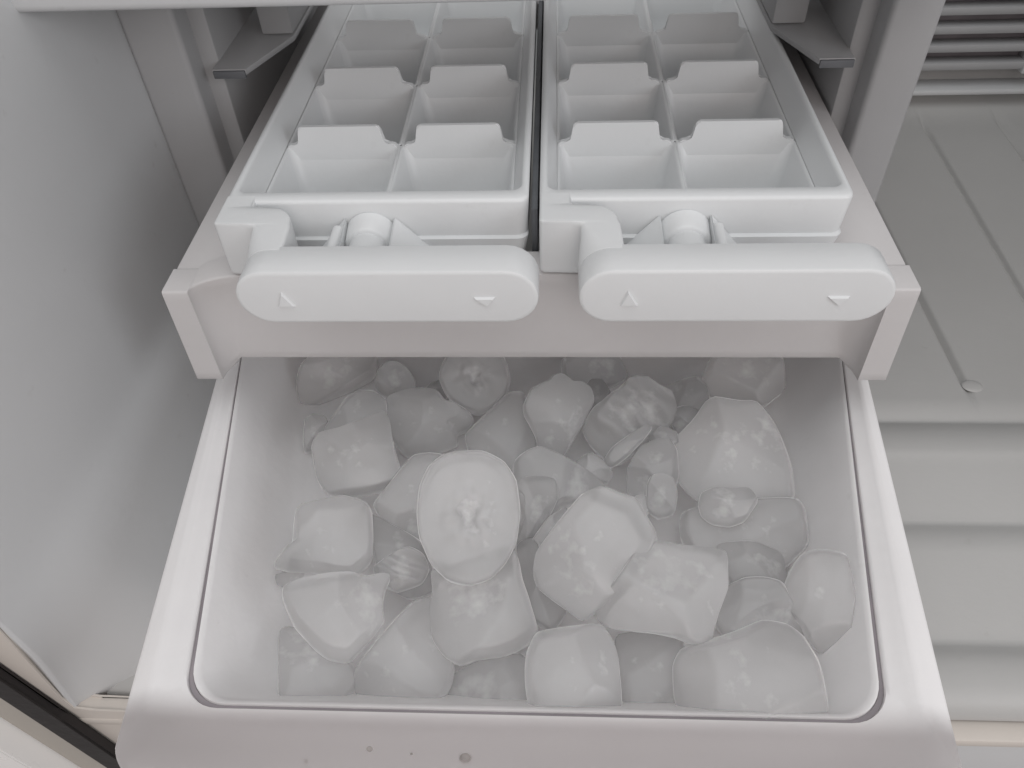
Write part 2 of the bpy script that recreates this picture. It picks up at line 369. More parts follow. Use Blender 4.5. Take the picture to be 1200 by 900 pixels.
for s_ in (-1, 1):
    xa, xb = sorted((s_ * 0.0985, s_ * 0.1195))
    child('side_arm', box(xa, xb, 0.2045, 0.445, 0.1180, ZT - 0.0002, 0.0008), M_HOLD, h)
    xa, xb = sorted((s_ * 0.1168, s_ * 0.1208))
    # outer flange: tall at the leg, shallower farther back
    bm = bmesh.new()
    pr = [(0.1935, 0.0822), (0.2080, 0.0822), (0.2200, 0.0960), (0.2400, 0.1040), (0.445, 0.1040), (0.445, 0.1175), (0.1935, 0.1175)]
    a = [bm.verts.new((xa, y, z)) for y, z in pr]; b = [bm.verts.new((xb, y, z)) for y, z in pr]
    bm.faces.new(a); bm.faces.new(b[::-1])
    for i in range(len(pr)): bm.faces.new((a[i], b[i], b[(i+1) % len(pr)], a[(i+1) % len(pr)]))
    child('leg', bm, M_HOLD, h)
child('cross_beam', box(-0.098, 0.098, 0.4300, 0.444, 0.108, ZT - 0.0006, 0.001), M_HOLD, h)
child('centre_bar', box(-0.0004, 0.0016, 0.2150, 0.430, 0.1150, 0.1375, 0.0003), M_EDGE, h)
child('front_deck', box(-0.0980, 0.0980, 0.2050, 0.2095, 0.1170, ZT - 0.0004, 0.0006), M_HOLD, h)

# ------------------------------------------------------------------ ice trays (built round x = 0)
RZ = 0.143; SZ = 0.1335; CZ = 0.108
YF, YE = 0.2120, 0.4280
rows = [0.2200, 0.2640, 0.3125, 0.3610, 0.4095 + 0.012]
GX = 0.0432
me_cache = {}
def mesh_of(key, bm, m, angle=35):
    bmesh.ops.recalc_face_normals(bm, faces=bm.faces)
    me = bpy.data.meshes.new(key); bm.to_mesh(me); bm.free(); me.materials.append(m)
    me.shade_smooth(); me.set_sharp_from_angle(angle=R(angle)); me_cache[key] = me
    return me
def put(name, key, parent, loc=(0, 0, 0)):
    o = bpy.data.objects.new(name, me_cache[key]); COL.objects.link(o); o.parent = parent; o.location = loc; return o
y0, y1 = rows[0], rows[-1]
body = [rrect(-GX, GX, y0, y1, 0.0008, SZ), rrect(-GX - 0.0008, GX + 0.0008, y0 - 0.0006, y1 + 0.0008, 0.0022, SZ + 0.001),
        rrect(-0.0462, 0.0462, 0.2182, y1 + 0.003, 0.0035, RZ - 0.0012), rrect(-0.0465, 0.0465, 0.2179, y1 + 0.0033, 0.0036, RZ - 0.0004),
        rrect(-0.0470, 0.0470, 0.2174, y1 + 0.0038, 0.0038, RZ),
        rrect(-0.0478, 0.0478, YF + 0.0010, YE - 0.001, 0.0032, RZ), rrect(-0.0486, 0.0486, YF + 0.0003, YE - 0.0003, 0.0034, RZ - 0.0004),
        rrect(-0.0489, 0.0489, YF, YE, 0.0035, RZ - 0.0012), rrect(-0.0482, 0.0482, YF + 0.0008, YE - 0.0008, 0.0035, 0.1290),
        rrect(-0.0486, 0.0486, YF - 0.0004, YE, 0.0035, 0.1284), rrect(-0.0478, 0.0478, YF + 0.0006, YE - 0.001, 0.0035, 0.1235),
        rrect(-0.0455, 0.0455, YF + 0.003, YE - 0.002, 0.004, 0.104)]
mesh_of('tray_body', loft(body, False, True), M_TRAY, 50)
def cell_bm(w_, l_):
    f = lambda i, r, z: rrect(-w_/2 + i, w_/2 - i, -l_/2 + i, l_/2 - i, r, z)
    return loft([f(0, 0.0006, SZ - 0.0002), f(0.0002, 0.0010, SZ), f(0.0006, 0.0014, SZ - 0.0001), f(0.0012, 0.0024, SZ - 0.0008), f(0.0034, 0.0050, 0.1180), f(0.0050, 0.0060, 0.1110), f(0.0080, 0.0060, CZ + 0.0004), f(0.0120, 0.0060, CZ)], False, True)
for i in range(4): mesh_of('cell%d' % i, cell_bm(GX, rows[i+1] - rows[i]), M_TRAY, 50)
# tab on each cross partition
tp = []
wt, ht = 0.0158, 0.0082
prof2 = [(-0.0206, 0), (-0.0203, 0.0006), (-0.0194, 0.0011), (-0.0178, 0.0012)] + [(-wt - 0.0003, 0.0016), (-wt + 0.0001, 0.0026)] + [(-wt + 0.0004 + 0.0016 * (1 - math.cos(R(a))) , ht - 0.0016 + 0.0016 * math.sin(R(a))) for a in range(0, 91, 18)]
prof2 += [(-x, z) for x, z in prof2[::-1]]
bm = bmesh.new()
th = lambda z: 0.00137 - 0.075 * max(z, 0) + (0.095 * -z if z < 0 else 0)
prof2 = [(-0.0200, -0.0045)] + prof2 + [(0.0200, -0.0045)]
fr = [bm.verts.new((x, -th(z), z)) for x, z in prof2]; bk = [bm.verts.new((x, th(z), z)) for x, z in prof2]
f0 = bm.faces.new(fr); f1 = bm.faces.new(bk[::-1])
for i in range(len(prof2)): bm.faces.new((fr[i], bk[i], bk[(i+1) % len(prof2)], fr[(i+1) % len(prof2)]))
bmesh.ops.bevel(bm, geom=[e for e in set(f0.edges) | set(f1.edges) if max(v.co.z for v in e.verts) > 0.001], offset=0.0004, segments=2, affect='EDGES')
mesh_of('tab', bm, M_TRAY, 50)
# handle: bar with rounded ends
def stadium(cx, hw, r, z, y, ins, n=12):
    out = []
    for s_, a0 in ((1, -90), (-1, 90)):
        for i in range(n + 1):
            a = R(a0 + 180 * i / n); out.append((cx + s_ * (hw - r) + (r - ins) * math.cos(a), y, z + (r - ins) * math.sin(a)))
    return out
HX, HZ, HR, HW = 0.0077, 0.1336, 0.0097, 0.0448
yA, yB = 0.1752, 0.1885
st = lambda y, ins: stadium(HX, HW, HR, HZ, y, ins)
bm = loft([st(yA, 0.0013), st(yA + 0.0001, 0.0007), st(yA + 0.0004, 0.0002), st(yA + 0.0010, 0), st(yB - 0.0012, 0), st(yB - 0.0003, 0.0004), st(yB, 0.0014)], True, True)
mesh_of('handle_bar', bm, M_TRAY, 40)
def arm_loop(y, xr, xl, rl, dz=0.0):
    out = []; zt = HZ + HR + 0.0001 + dz; zb_ = HZ - HR - 0.0001
    for i in range(7):
        a = R(270 - 90 * i / 6); out.append((xl + rl + rl * math.cos(a), y, zb_ + rl + rl * math.sin(a)))
    for i in range(7):
        a = R(180 - 90 * i / 6); out.append((xl + rl + rl * math.cos(a), y, zt - rl + rl * math.sin(a)))
    e = 0.0011
    for i in range(5):
        a = R(90 - 90 * i / 4); out.append((xr - e + e * math.cos(a), y, zt - e + e * math.sin(a)))
    out += [(xr, y, zb_ + e), (xr - e, y, zb_)]
    return out
x_l = HX - HW
lp = [arm_loop(0.1862, -0.0238, x_l, 0.0096), arm_loop(0.1890, -0.0239, x_l + 0.0001, 0.0082), arm_loop(0.1920, -0.0240, x_l + 0.0004, 0.0058), arm_loop(0.1950, -0.0241, x_l + 0.0008, 0.0036), arm_loop(0.1985, -0.0243, x_l + 0.0009, 0.0020)]
lp += [arm_loop(0.1990, -0.0244, x_l + 0.0004, 0.0018), arm_loop(0.1994, -0.0245, -0.0395, 0.0014), arm_loop(0.1997, -0.0246, -0.0478, 0.0009), arm_loop(0.2002, -0.0247, -0.0486, 0.0009), arm_loop(0.2010, -0.0249, -0.0488, 0.0009)]
lp += [arm_loop(0.2010 + 0.0072 * math.sin(R(a)), -0.0321 + 0.0072 * math.cos(R(a)), -0.0488, 0.0009) for a in range(12, 85, 12)] + [arm_loop(0.2088, -0.0365, -0.0488, 0.0009), arm_loop(0.2092, -0.0385, -0.0488, 0.0009), arm_loop(0.2150, -0.0390, -0.0488, 0.0009)]
mesh_of('handle_arm', loft(lp, True, True), M_TRAY, 50)
# embossed arrows on the bar face
def arrow(up):
    bm = bmesh.new()
    p = [(-0.0028, -0.0024), (0.0028, -0.0024), (-0.0006, 0.0034)] if up else [(-0.0033, 0.0016), (0.0033, 0.0016), (0.0008, -0.0020)]
    a = [bm.verts.new((x, 0, z)) for x, z in p]; b = [bm.verts.new((x * 0.75 , -0.0009, z * 0.75)) for x, z in p]
    bm.faces.new(b); bm.faces.new(a[::-1])
    for i in range(3): bm.faces.new((a[i], a[(i+1) % 3], b[(i+1) % 3], b[i]))
    return bm
mesh_of('arrow_up', arrow(True), M_TRAY, 20); mesh_of('arrow_down', arrow(False), M_TRAY, 20)
# pivot: shaft, collar, gussets
PX, PZ = -0.0026, 0.1305
mesh_of('shaft', cyl((PX, 0.2120, PZ), (PX, 0.1880, PZ), 0.0062, n=28), M_TRAY, 50)
mesh_of('collar', cyl((PX, 0.2125, PZ), (PX, 0.2035, PZ), 0.0085, 0.0078, n=28), M_TRAY, 50)
def gusset(s_):
    bm = bmesh.new()
    x0 = PX + s_ * 0.0078; x1 = PX + s_ * 0.0195
    tri = [(x0, 0.1372), (x1, 0.1240), (x0, 0.1240)]
    y_ = (0.2128, 0.1960)
    a = [bm.verts.new((x, y_[0], z)) for x, z in tri]; b = [bm.verts.new((x0 + (x - x0) * 0.9, y_[1], z - (0.002 if z > .13 else 0))) for x, z in tri]
    bm.faces.new(a); bm.faces.new(b[::-1])
    for i in range(3): bm.faces.new((a[i], b[i], b[(i+1) % 3], a[(i+1) % 3]))
    bmesh.ops.bevel(bm, geom=list(bm.edges), offset=0.0007, segments=2, affect='EDGES')
    return bm
mesh_of('gusset_l', gusset(-1), M_TRAY, 40); mesh_of('gusset_r', gusset(1), M_TRAY, 40)
mesh_of('lug', box(-0.0015, 0.0015, 0.1950, 0.2080, 0.1255, 0.1372, 0.0012, 3), M_TRAY, 40)
def tray(x, label, lug):
    t = empty('ice_tray', (x, 0, 0), label, 'ice tray', 'twist ice trays in the holder')
    put('tray_body', 'tray_body', t)
    for c in (-1, 1):
        for i in range(4):
            put('cell', 'cell%d' % i, t, (c * GX / 2, (rows[i] + rows[i+1]) / 2, 0))
        for i in (1, 2, 3):
            put('divider_tab', 'tab', t, (c * (GX / 2 + 0.0004), rows[i], SZ - 0.0002))
    hb_ = put('handle', 'handle_bar', t)
    put('handle_arm', 'handle_arm', hb_)
    put('embossed_arrow', 'arrow_up', hb_, (HX - 0.0302, yA + 0.0001, HZ - 0.0006)); put('embossed_arrow', 'arrow_down', hb_, (HX + 0.0290, yA + 0.0001, HZ - 0.0012))
    sh = put('pivot_shaft', 'shaft', t); put('collar', 'collar', sh)
    put('gusset', 'gusset_l', sh); put('gusset', 'gusset_r', sh); put('lug', 'lug', sh, (PX + lug * 0.0098, 0, 0))
    return t
tray(-0.0500, 'white twist ice tray with handle, the left one of two', -1)
tray(0.0512, 'white twist ice tray with handle, the right one of two', 1)

# ------------------------------------------------------------------ ice
# label, centre (mm), facing, front scale, front shift (mm), depth (mm), centre type, outline (mm, in the piece's own plane)
ICE = [
 ('dim ice chunk with pale streak in far left corner of bin', (-90.8, 235.5, 36.0), (0.198, -0.479, 0.855), 0.75, (0.0, 0.0), 22.0, 0, [(-10.8, 10.0), (-3.3, 12.7), (21.7, 5.5), (19.3, -2.8), (10.9, -5.3), (0.8, -7.1), (-8.2, -8.4), (-15.1, -6.4), (-14.4, 2.2)]),
 ('small rounded ice lump at back beside the pale streaked chunk', (-60.5, 229.6, 42.0), (0.161, -0.553, 0.817), 0.72, (0.3, 1.5), 20.0, 0, [(-8.7, -1.5), (-7.2, 4.3), (-3.3, 7.2), (1.8, 7.0), (6.2, 3.4), (8.5, -2.0), (7.6, -6.3), (1.2, -6.9), (-5.8, -5.1)]),
 ('grey round ice disc with hollow centre half under the holder', (-25.9, 227.0, 46.0), (0.085, -0.602, 0.794), 0.86, (0.0, 0.0), 24.0, 1, [(-14.7, 1.5), (-13.1, 7.5), (-8.3, 12.8), (-0.9, 14.6), (7.9, 12.7), (13.5, 7.0), (14.8, -1.5), (12.6, -8.1), (7.2, -12.6), (-0.2, -15.1), (-6.4, -12.0), (-12.2, -6.3)]),
 ('tiny ice chip left of the hollow disc at back', (-43.4, 229.0, 36.0), (0.119, -0.549, 0.828), 0.7, (0.0, 0.0), 15.0, 0, [(-6.3, 0.2), (-1.7, 4.0), (3.3, 4.8), (6.3, 0.5), (2.5, -4.9), (-4.1, -4.6)]),
 ('tall dim triangular ice chunk right below the hollow back disc', (-12.8, 207.3, 34.0), (0.045, -0.483, 0.874), 0.8, (-0.1, -1.1), 28.0, 0, [(-16.5, 0.1), (-7.2, 8.8), (3.2, 16.9), (8.9, 16.1), (10.5, 8.0), (13.0, -5.5), (7.9, -18.5), (-5.2, -16.2), (-14.5, -8.6)]),
 ('wide smooth ice chunk between leaning block and hollow disc', (-42.6, 208.8, 40.0), (0.123, -0.523, 0.843), 0.7, (-1.6, 3.2), 28.0, 0, [(-17.4, 10.9), (-10.7, 13.1), (-1.9, 13.0), (5.1, 10.4), (8.4, 4.4), (14.0, 2.0), (16.9, -1.8), (14.5, -5.3), (9.4, -6.6), (8.5, -11.4), (-0.2, -13.4), (-12.0, -12.8), (-16.5, -6.4), (-17.7, 4.5)]),
 ('dark ice chunk at back directly under holder, right of centre', (24.3, 243.4, 34.0), (-0.039, -0.534, 0.844), 0.75, (0.0, 0.0), 20.0, 0, [(-13.9, 4.0), (-2.1, 9.3), (10.7, 7.7), (15.6, -0.6), (7.0, -7.2), (-4.9, -8.6), (-12.6, -4.5)]),
 ('large rough ice chunk in the far right corner of bin', (85.0, 227.6, 44.0), (-0.203, -0.588, 0.783), 0.78, (1.3, 0.3), 28.0, 0, [(-16.4, -1.7), (-13.9, 8.6), (-2.6, 14.3), (12.0, 14.0), (16.7, 1.4), (13.4, -4.5), (10.2, -8.2), (2.8, -7.9), (-9.4, -9.6), (-14.1, -6.3)]),
 ('pale ice lump between far right chunk and striped ice', (63.9, 225.1, 36.0), (-0.138, -0.541, 0.83), 0.7, (1.2, -0.9), 22.0, 0, [(-10.9, 2.7), (-4.6, 7.6), (1.4, 10.2), (6.1, 7.4), (8.1, 0.3), (5.8, -6.7), (0.4, -12.2), (-6.5, -9.1)]),
 ('ice lump between the heart shaped piece and striped ice', (24.9, 227.5, 35.0), (-0.045, -0.549, 0.834), 0.75, (0.0, 0.0), 20.0, 0, [(-6.5, 0.8), (-2.5, 7.0), (2.6, 7.3), (6.5, 1.6), (2.7, -6.7), (-2.9, -10.0)]),
 ('rounded ice piece peeking above the leaning square block', (-70.9, 205.6, 48.0), (0.21, -0.558, 0.803), 0.75, (-0.3, -1.3), 22.0, 0, [(-14.7, -2.9), (-8.3, 3.5), (-3.1, 7.8), (2.2, 9.3), (8.0, 7.4), (11.7, 2.8), (11.2, -1.7), (8.3, -7.4), (-2.7, -9.7), (-12.1, -8.9)]),
 ('leaning square ice block with sharp upper right corner', (-65.8, 180.6, 52.0), (0.215, -0.539, 0.814), 0.82, (0.9, 0.7), 32.0, 0, [(-4.7, 12.0), (4.6, 12.7), (13.4, 14.6), (14.2, 10.3), (13.2, -1.3), (13.2, -10.7), (9.5, -14.3), (2.2, -14.7), (-5.7, -13.9), (-14.4, -10.6), (-16.7, -3.7), (-15.4, 8.2), (-12.1, 12.2)]),
 ('small ice nub left of the leaning square block', (-90.2, 203.0, 40.0), (0.237, -0.499, 0.833), 0.7, (0.0, 0.0), 16.0, 0, [(-4.9, -0.4), (-1.8, 5.9), (2.0, 6.9), (5.7, 4.9), (6.6, 1.2), (2.1, -4.0), (-3.3, -7.6), (-6.2, -6.6)]),
 ('upright heart shaped ice piece below the right tray handle', (8.4, 206.2, 50.0), (-0.006, -0.62, 0.785), 0.84, (-0.0, 1.0), 24.0, 0, [(-13.5, 1.6), (-10.8, 7.4), (-6.1, 10.5), (-3.1, 11.6), (-1.1, 13.6), (2.3, 14.0), (6.3, 11.3), (10.4, 11.0), (13.4, 8.7), (14.5, 4.0), (12.5, -0.8), (9.5, -6.9), (6.2, -12.9), (2.6, -19.0), (-3.4, -19.7), (-7.2, -15.1), (-8.6, -10.5), (-11.0, -5.8), (-13.1, -2.4)]),
 ('striped broken ice chunk with slanting ridges', (36.5, 205.2, 46.0), (-0.083, -0.567, 0.82), 0.7, (2.4, 2.3), 28.0, 2, [(-16.7, -2.0), (-12.6, 4.7), (-6.5, 10.2), (-2.0, 15.6), (4.6, 17.3), (9.9, 14.8), (15.5, 12.3), (18.2, 5.4), (15.7, -3.0), (11.5, -7.5), (4.4, -13.1), (-2.6, -18.7), (-8.6, -16.4), (-14.1, -12.0), (-17.5, -6.9)]),
 ('long slanting ice sliver lying across the striped chunk', (34.0, 185.5, 53.0), (-0.081, -0.542, 0.836), 0.65, (0.0, 0.0), 12.0, 0, [(-7.6, -5.5), (-4.9, -0.6), (1.4, 5.3), (6.6, 9.5), (8.7, 8.1), (6.0, 3.3), (0.5, -3.8), (-4.1, -8.2), (-6.6, -7.9)]),
 ('rough ice chunk with knobbly top right of the slanting sliver', (44.7, 180.4, 46.0), (-0.111, -0.52, 0.847), 0.72, (-1.1, 0.8), 24.0, 0, [(-9.9, -2.2), (-6.4, 6.5), (-1.3, 10.7), (3.9, 11.9), (7.3, 7.9), (9.3, -1.4), (6.8, -9.5), (-1.8, -13.0), (-8.2, -10.3)]),
 ('large domed ice block at right with faint level line', (74.8, 188.6, 51.0), (-0.209, -0.575, 0.791), 0.8, (0.5, -1.9), 34.0, 0, [(-20.9, -8.2), (-20.9, -2.1), (-17.1, 5.0), (-14.1, 13.2), (-11.5, 15.9), (-7.2, 16.4), (-1.5, 16.9), (3.3, 17.8), (8.6, 14.3), (13.6, 9.0), (17.8, 3.4), (22.0, -3.9), (24.8, -12.7), (19.3, -18.8), (5.2, -21.8), (-8.5, -24.0), (-16.7, -19.1)]),
 ('small faceted ice gem below the large domed block', (65.8, 156.6, 57.0), (-0.197, -0.519, 0.832), 0.62, (1.3, 1.6), 20.0, 0, [(-9.1, -2.6), (-9.1, 1.7), (-6.0, 4.5), (0.8, 6.3), (5.1, 7.6), (9.0, 4.6), (8.4, 1.5), (6.9, -3.5), (2.9, -6.6), (-2.7, -7.5), (-6.9, -6.1)]),
 ('broad low ice block beneath the small faceted gem', (72.7, 154.1, 40.0), (-0.168, -0.391, 0.905), 0.8, (0.0, 0.0), 28.0, 0, [(-21.3, 2.2), (-8.3, 10.9), (14.9, 19.9), (21.9, 5.9), (16.7, -4.8), (5.4, -14.1), (-11.6, -13.1), (-19.7, -6.4)]),
 ('small ice chip in the gap right of the heart shaped piece', (22.2, 180.4, 46.0), (-0.043, -0.487, 0.872), 0.65, (-0.0, 0.6), 14.0, 0, [(-6.9, 2.4), (-2.3, 5.7), (3.0, 3.5), (7.1, -1.1), (5.4, -4.7), (-1.0, -4.3), (-5.3, -1.4)]),
 ('knobbly ice chunk below the heart shaped piece', (7.2, 171.6, 46.0), (-0.003, -0.507, 0.862), 0.74, (-0.0, 1.6), 28.0, 0, [(-15.0, 7.9), (-11.2, 12.1), (-5.5, 14.4), (1.5, 11.9), (10.3, 7.3), (18.1, 1.7), (16.8, -3.6), (9.6, -5.5), (2.8, -7.5), (-2.7, -15.6), (-10.8, -16.3), (-14.1, -5.9)]),
 ('thin ice slab tucked against the right edge of the oval disc', (0.9, 157.9, 52.0), (0.018, -0.525, 0.851), 0.75, (-1.2, 1.2), 20.0, 0, [(-5.2, 9.9), (1.4, 11.3), (7.1, 10.3), (7.8, 3.7), (4.0, -3.9), (-1.5, -12.0), (-6.3, -14.9), (-7.3, -3.7)]),
 ('small upright ice knob above the cube with one corner up', (44.8, 163.9, 53.0), (-0.117, -0.497, 0.86), 0.7, (-0.2, 1.2), 20.0, 0, [(-5.5, 1.3), (-4.6, 4.9), (-1.1, 6.8), (3.3, 6.2), (5.6, 1.1), (5.5, -5.6), (0.6, -8.4), (-3.9, -6.3)]),
 ('tiny ice bead left of the small upright knob', (37.4, 160.5, 51.0), (-0.095, -0.488, 0.868), 0.7, (0.0, 0.0), 12.0, 0, [(-3.3, -0.3), (-2.2, 2.9), (0.9, 4.0), (3.4, 1.4), (2.6, -3.5), (-1.4, -4.5)]),
 ('slanted ice slab behind left edge of the oval disc', (-44.5, 165.2, 47.0), (0.15, -0.488, 0.86), 0.82, (0.0, 0.0), 26.0, 0, [(-13.7, 1.1), (-6.9, 7.1), (3.7, 15.0), (10.1, 14.8), (15.2, 12.0), (9.6, 1.0), (2.3, -11.5), (-1.0, -18.2), (-6.8, -13.1), (-11.7, -6.9)]),
 ('flat topped ice block by the left wall of bin', (-71.3, 144.7, 52.0), (0.245, -0.458, 0.855), 0.72, (1.1, 1.4), 30.0, 0, [(-11.0, 2.1), (-6.7, 10.9), (-3.7, 13.5), (5.6, 12.2), (10.7, 10.8), (16.7, 6.0), (17.5, 2.2), (14.0, -8.5), (10.9, -14.0), (3.5, -15.8), (-7.0, -10.0), (-14.0, -6.4), (-18.6, -2.6), (-15.7, 0.5)]),
 ('large oval ice disc with cloudy centre in the middle of the heap', (-20.5, 141.3, 73.0), (0.106, -0.561, 0.821), 0.9, (0.0, 0.0), 26.0, 1, [(0.7, 20.0), (7.5, 19.1), (13.9, 14.8), (16.8, 8.4), (16.7, -1.7), (14.3, -10.8), (9.9, -16.9), (4.7, -20.9), (-2.2, -21.9), (-8.6, -19.4), (-13.2, -13.4), (-15.7, -5.1), (-15.5, 2.9), (-13.7, 10.8), (-9.9, 16.8), (-4.9, 19.7)]),
 ('clear rounded ice block directly below the oval disc', (-16.6, 116.9, 51.0), (0.081, -0.416, 0.906), 0.8, (-0.8, 1.7), 32.0, 0, [(-13.1, 10.7), (-12.7, 16.1), (-6.2, 17.2), (13.8, 19.9), (15.5, 9.5), (17.6, -2.5), (18.0, -8.3), (12.9, -11.1), (5.9, -12.8), (-2.1, -12.6), (-7.5, -13.2), (-11.9, -9.8), (-14.9, -4.2), (-14.8, 3.6)]),
 ('big ice cube standing with one corner up right of oval disc', (19.4, 133.7, 62.0), (-0.049, -0.501, 0.864), 0.8, (1.4, 2.8), 36.0, 0, [(-9.5, 12.2), (-5.2, 17.6), (0.1, 20.0), (7.1, 18.1), (11.9, 16.9), (16.0, 11.0), (19.6, 5.2), (17.0, -1.4), (11.9, -9.8), (7.0, -15.5), (0.8, -18.7), (-2.2, -20.5), (-8.4, -17.0), (-16.4, -12.1), (-18.5, -7.0), (-17.9, -1.6), (-13.9, 5.3)]),
 ('square ice cube with bright right edge, right of corner up cube', (41.1, 120.1, 62.0), (-0.127, -0.439, 0.889), 0.84, (0.4, 0.6), 34.0, 0, [(-19.3, -9.5), (-17.0, -3.1), (-13.3, 6.4), (-10.6, 12.2), (-5.7, 14.5), (2.1, 15.4), (13.4, 17.3), (15.4, 15.2), (17.3, 6.5), (16.0, -1.5), (15.5, -9.2), (11.6, -12.1), (5.1, -11.6), (-2.5, -12.2), (-12.6, -13.9), (-17.7, -12.8)]),
 ('upright ice block at front rim under the corner up cube', (12.6, 99.2, 54.0), (-0.024, -0.384, 0.923), 0.76, (0.0, -0.9), 30.0, 0, [(-13.9, 3.8), (-11.5, 9.8), (-6.0, 11.7), (4.2, 13.7), (8.3, 13.5), (11.3, 10.1), (13.5, 3.7), (14.5, -12.5), (8.0, -15.5), (-4.3, -16.6), (-10.8, -14.8), (-13.6, -4.3)]),
 ('largest ice block against the front rim at right', (65.0, 100.9, 54.0), (-0.212, -0.364, 0.907), 0.8, (1.6, -0.2), 36.0, 0, [(-20.6, -10.1), (-20.3, -4.6), (-16.1, 0.1), (-8.4, 7.5), (-3.0, 13.7), (3.8, 16.1), (9.3, 15.0), (14.6, 11.1), (18.7, 5.5), (23.0, -3.2), (18.7, -8.9), (-8.2, -23.6), (-15.9, -18.4)]),
 ('half hidden ice lump behind the largest front block', (72.2, 123.8, 48.0), (-0.207, -0.388, 0.898), 0.75, (-0.3, 0.7), 24.0, 0, [(-11.9, -8.5), (-12.2, 0.2), (-7.4, 6.3), (-1.5, 9.4), (4.0, 10.2), (10.1, 5.5), (15.9, -1.9), (7.6, -7.7), (-5.6, -13.0)]),
 ('smooth ice block resting against the right wall of bin', (89.0, 125.0, 52.0), (-0.303, -0.458, 0.836), 0.82, (0.9, 0.5), 26.0, 0, [(-6.9, -7.2), (-9.2, -1.6), (-9.9, 4.2), (-8.8, 11.2), (-4.9, 14.8), (2.4, 17.0), (9.8, 6.3), (13.7, -7.3), (8.8, -14.3), (3.7, -12.6), (-0.2, -9.6)]),
 ('wedge shaped ice block with clear centre near left front', (-59.1, 115.5, 56.0), (0.231, -0.408, 0.883), 0.74, (0.8, 1.9), 30.0, 0, [(-13.8, 13.8), (-10.1, 14.3), (-1.1, 12.2), (7.5, 8.9), (11.2, 5.7), (17.7, 3.9), (14.3, -0.1), (11.6, -4.3), (10.5, -8.4), (6.6, -11.0), (1.5, -13.1), (-3.9, -14.9), (-8.7, -11.5), (-11.6, -6.3), (-14.6, 2.1), (-15.0, 9.8)]),
 ('small ridged ice piece between flat topped block and oval disc', (-43.2, 134.6, 50.0), (0.155, -0.423, 0.893), 0.7, (0.2, 0.8), 20.0, 2, [(-9.3, 2.9), (-2.2, 5.7), (3.9, 6.3), (7.7, 2.8), (8.3, -2.6), (4.6, -6.2), (-4.1, -6.4), (-8.6, -2.2)]),
 ('broad dim ice block at the front left of the clear block', (-38.7, 106.3, 42.0), (0.133, -0.315, 0.94), 0.8, (0.0, 0.0), 28.0, 0, [(-15.9, 3.5), (-5.5, 10.7), (5.2, 16.0), (12.8, 16.2), (10.4, 3.4), (13.4, -4.9), (10.5, -11.9), (2.7, -17.0), (-14.0, -10.9), (-18.2, -3.1)]),
 ('low ice block in the near left corner of bin', (-66.9, 101.9, 42.0), (0.231, -0.321, 0.919), 0.78, (0.0, 0.0), 24.0, 0, [(-4.7, 17.6), (0.1, 16.0), (4.1, 3.9), (10.5, -2.3), (10.1, -9.9), (2.9, -12.4), (-7.9, -8.6), (-14.4, -3.5)]),
 ('dim ice block at front rim below the clear rounded block', (-12.8, 98.9, 38.0), (0.057, -0.294, 0.954), 0.8, (0.0, 0.0), 24.0, 0, [(-11.5, 6.1), (-2.4, 9.3), (11.3, 9.3), (14.6, 2.5), (13.8, -8.4), (2.8, -10.1), (-12.6, -6.7), (-15.6, -1.3)]),
 ('dim ice block at front rim between upright and largest block', (38.7, 103.4, 40.0), (-0.096, -0.307, 0.947), 0.8, (0.0, 0.0), 24.0, 0, [(-14.8, 8.7), (-5.2, 12.7), (5.6, 13.2), (7.6, 6.4), (12.6, -9.0), (1.5, -15.0), (-7.9, -15.4)]),
 ('dim ice slab in the gap below slanted slab and left block', (-46.5, 144.6, 40.0), (0.147, -0.402, 0.904), 0.8, (0.0, 0.0), 24.0, 0, [(-7.4, 18.2), (0.3, 11.5), (9.0, 2.0), (8.6, -13.3), (-1.3, -13.9), (-9.1, -3.7)]),
 ('dim ice slab in the gap between oval disc and corner up cube', (3.1, 132.3, 42.0), (0.01, -0.412, 0.911), 0.8, (0.0, 0.0), 24.0, 0, [(-8.3, 14.1), (-1.8, 16.3), (3.2, 0.4), (8.1, -7.4), (2.9, -13.9), (-4.4, -8.4)]),
 ('dim ice slab at right behind the square cube', (73.2, 139.8, 44.0), (-0.188, -0.392, 0.9), 0.78, (0.0, 0.0), 24.0, 0, [(-12.7, 3.4), (-2.6, 8.8), (7.8, 8.8), (12.7, -1.3), (7.1, -6.6), (-3.8, -8.3), (-9.3, -4.5)]),
 ('thin ice shard wedged between flat topped block and wedge block', (-74.8, 132.3, 46.0), (0.247, -0.402, 0.882), 0.7, (0.0, 0.0), 12.0, 0, [(-9.8, 7.3), (-3.7, 5.6), (7.1, -1.6), (14.1, -6.9), (7.8, -7.0), (-4.8, -0.8), (-10.3, 3.2)]),
 ('small ice shard between oval disc and knobbly chunk', (-4.8, 154.2, 56.0), (0.038, -0.523, 0.852), 0.7, (0.0, 0.0), 10.0, 0, [(-2.3, 2.8), (0.4, 8.0), (2.6, 5.5), (2.1, -3.8), (-0.5, -8.3), (-2.3, -4.1)]),
 ('narrow ice shard leaning right of the oval disc', (6.4, 148.5, 56.0), (-0.0, -0.509, 0.861), 0.7, (0.0, 0.0), 10.0, 0, [(-6.4, -4.5), (-1.3, 2.9), (4.5, 6.4), (5.7, 4.2), (1.1, -1.6), (-3.5, -7.3)]),
 ('small ice shard above the slanting sliver at right centre', (48.8, 191.8, 50.0), (-0.121, -0.547, 0.828), 0.7, (0.0, 0.0), 12.0, 0, [(-5.8, -0.0), (-1.7, 4.7), (4.0, 3.7), (5.9, -0.6), (1.3, -4.0), (-3.9, -3.7)]),
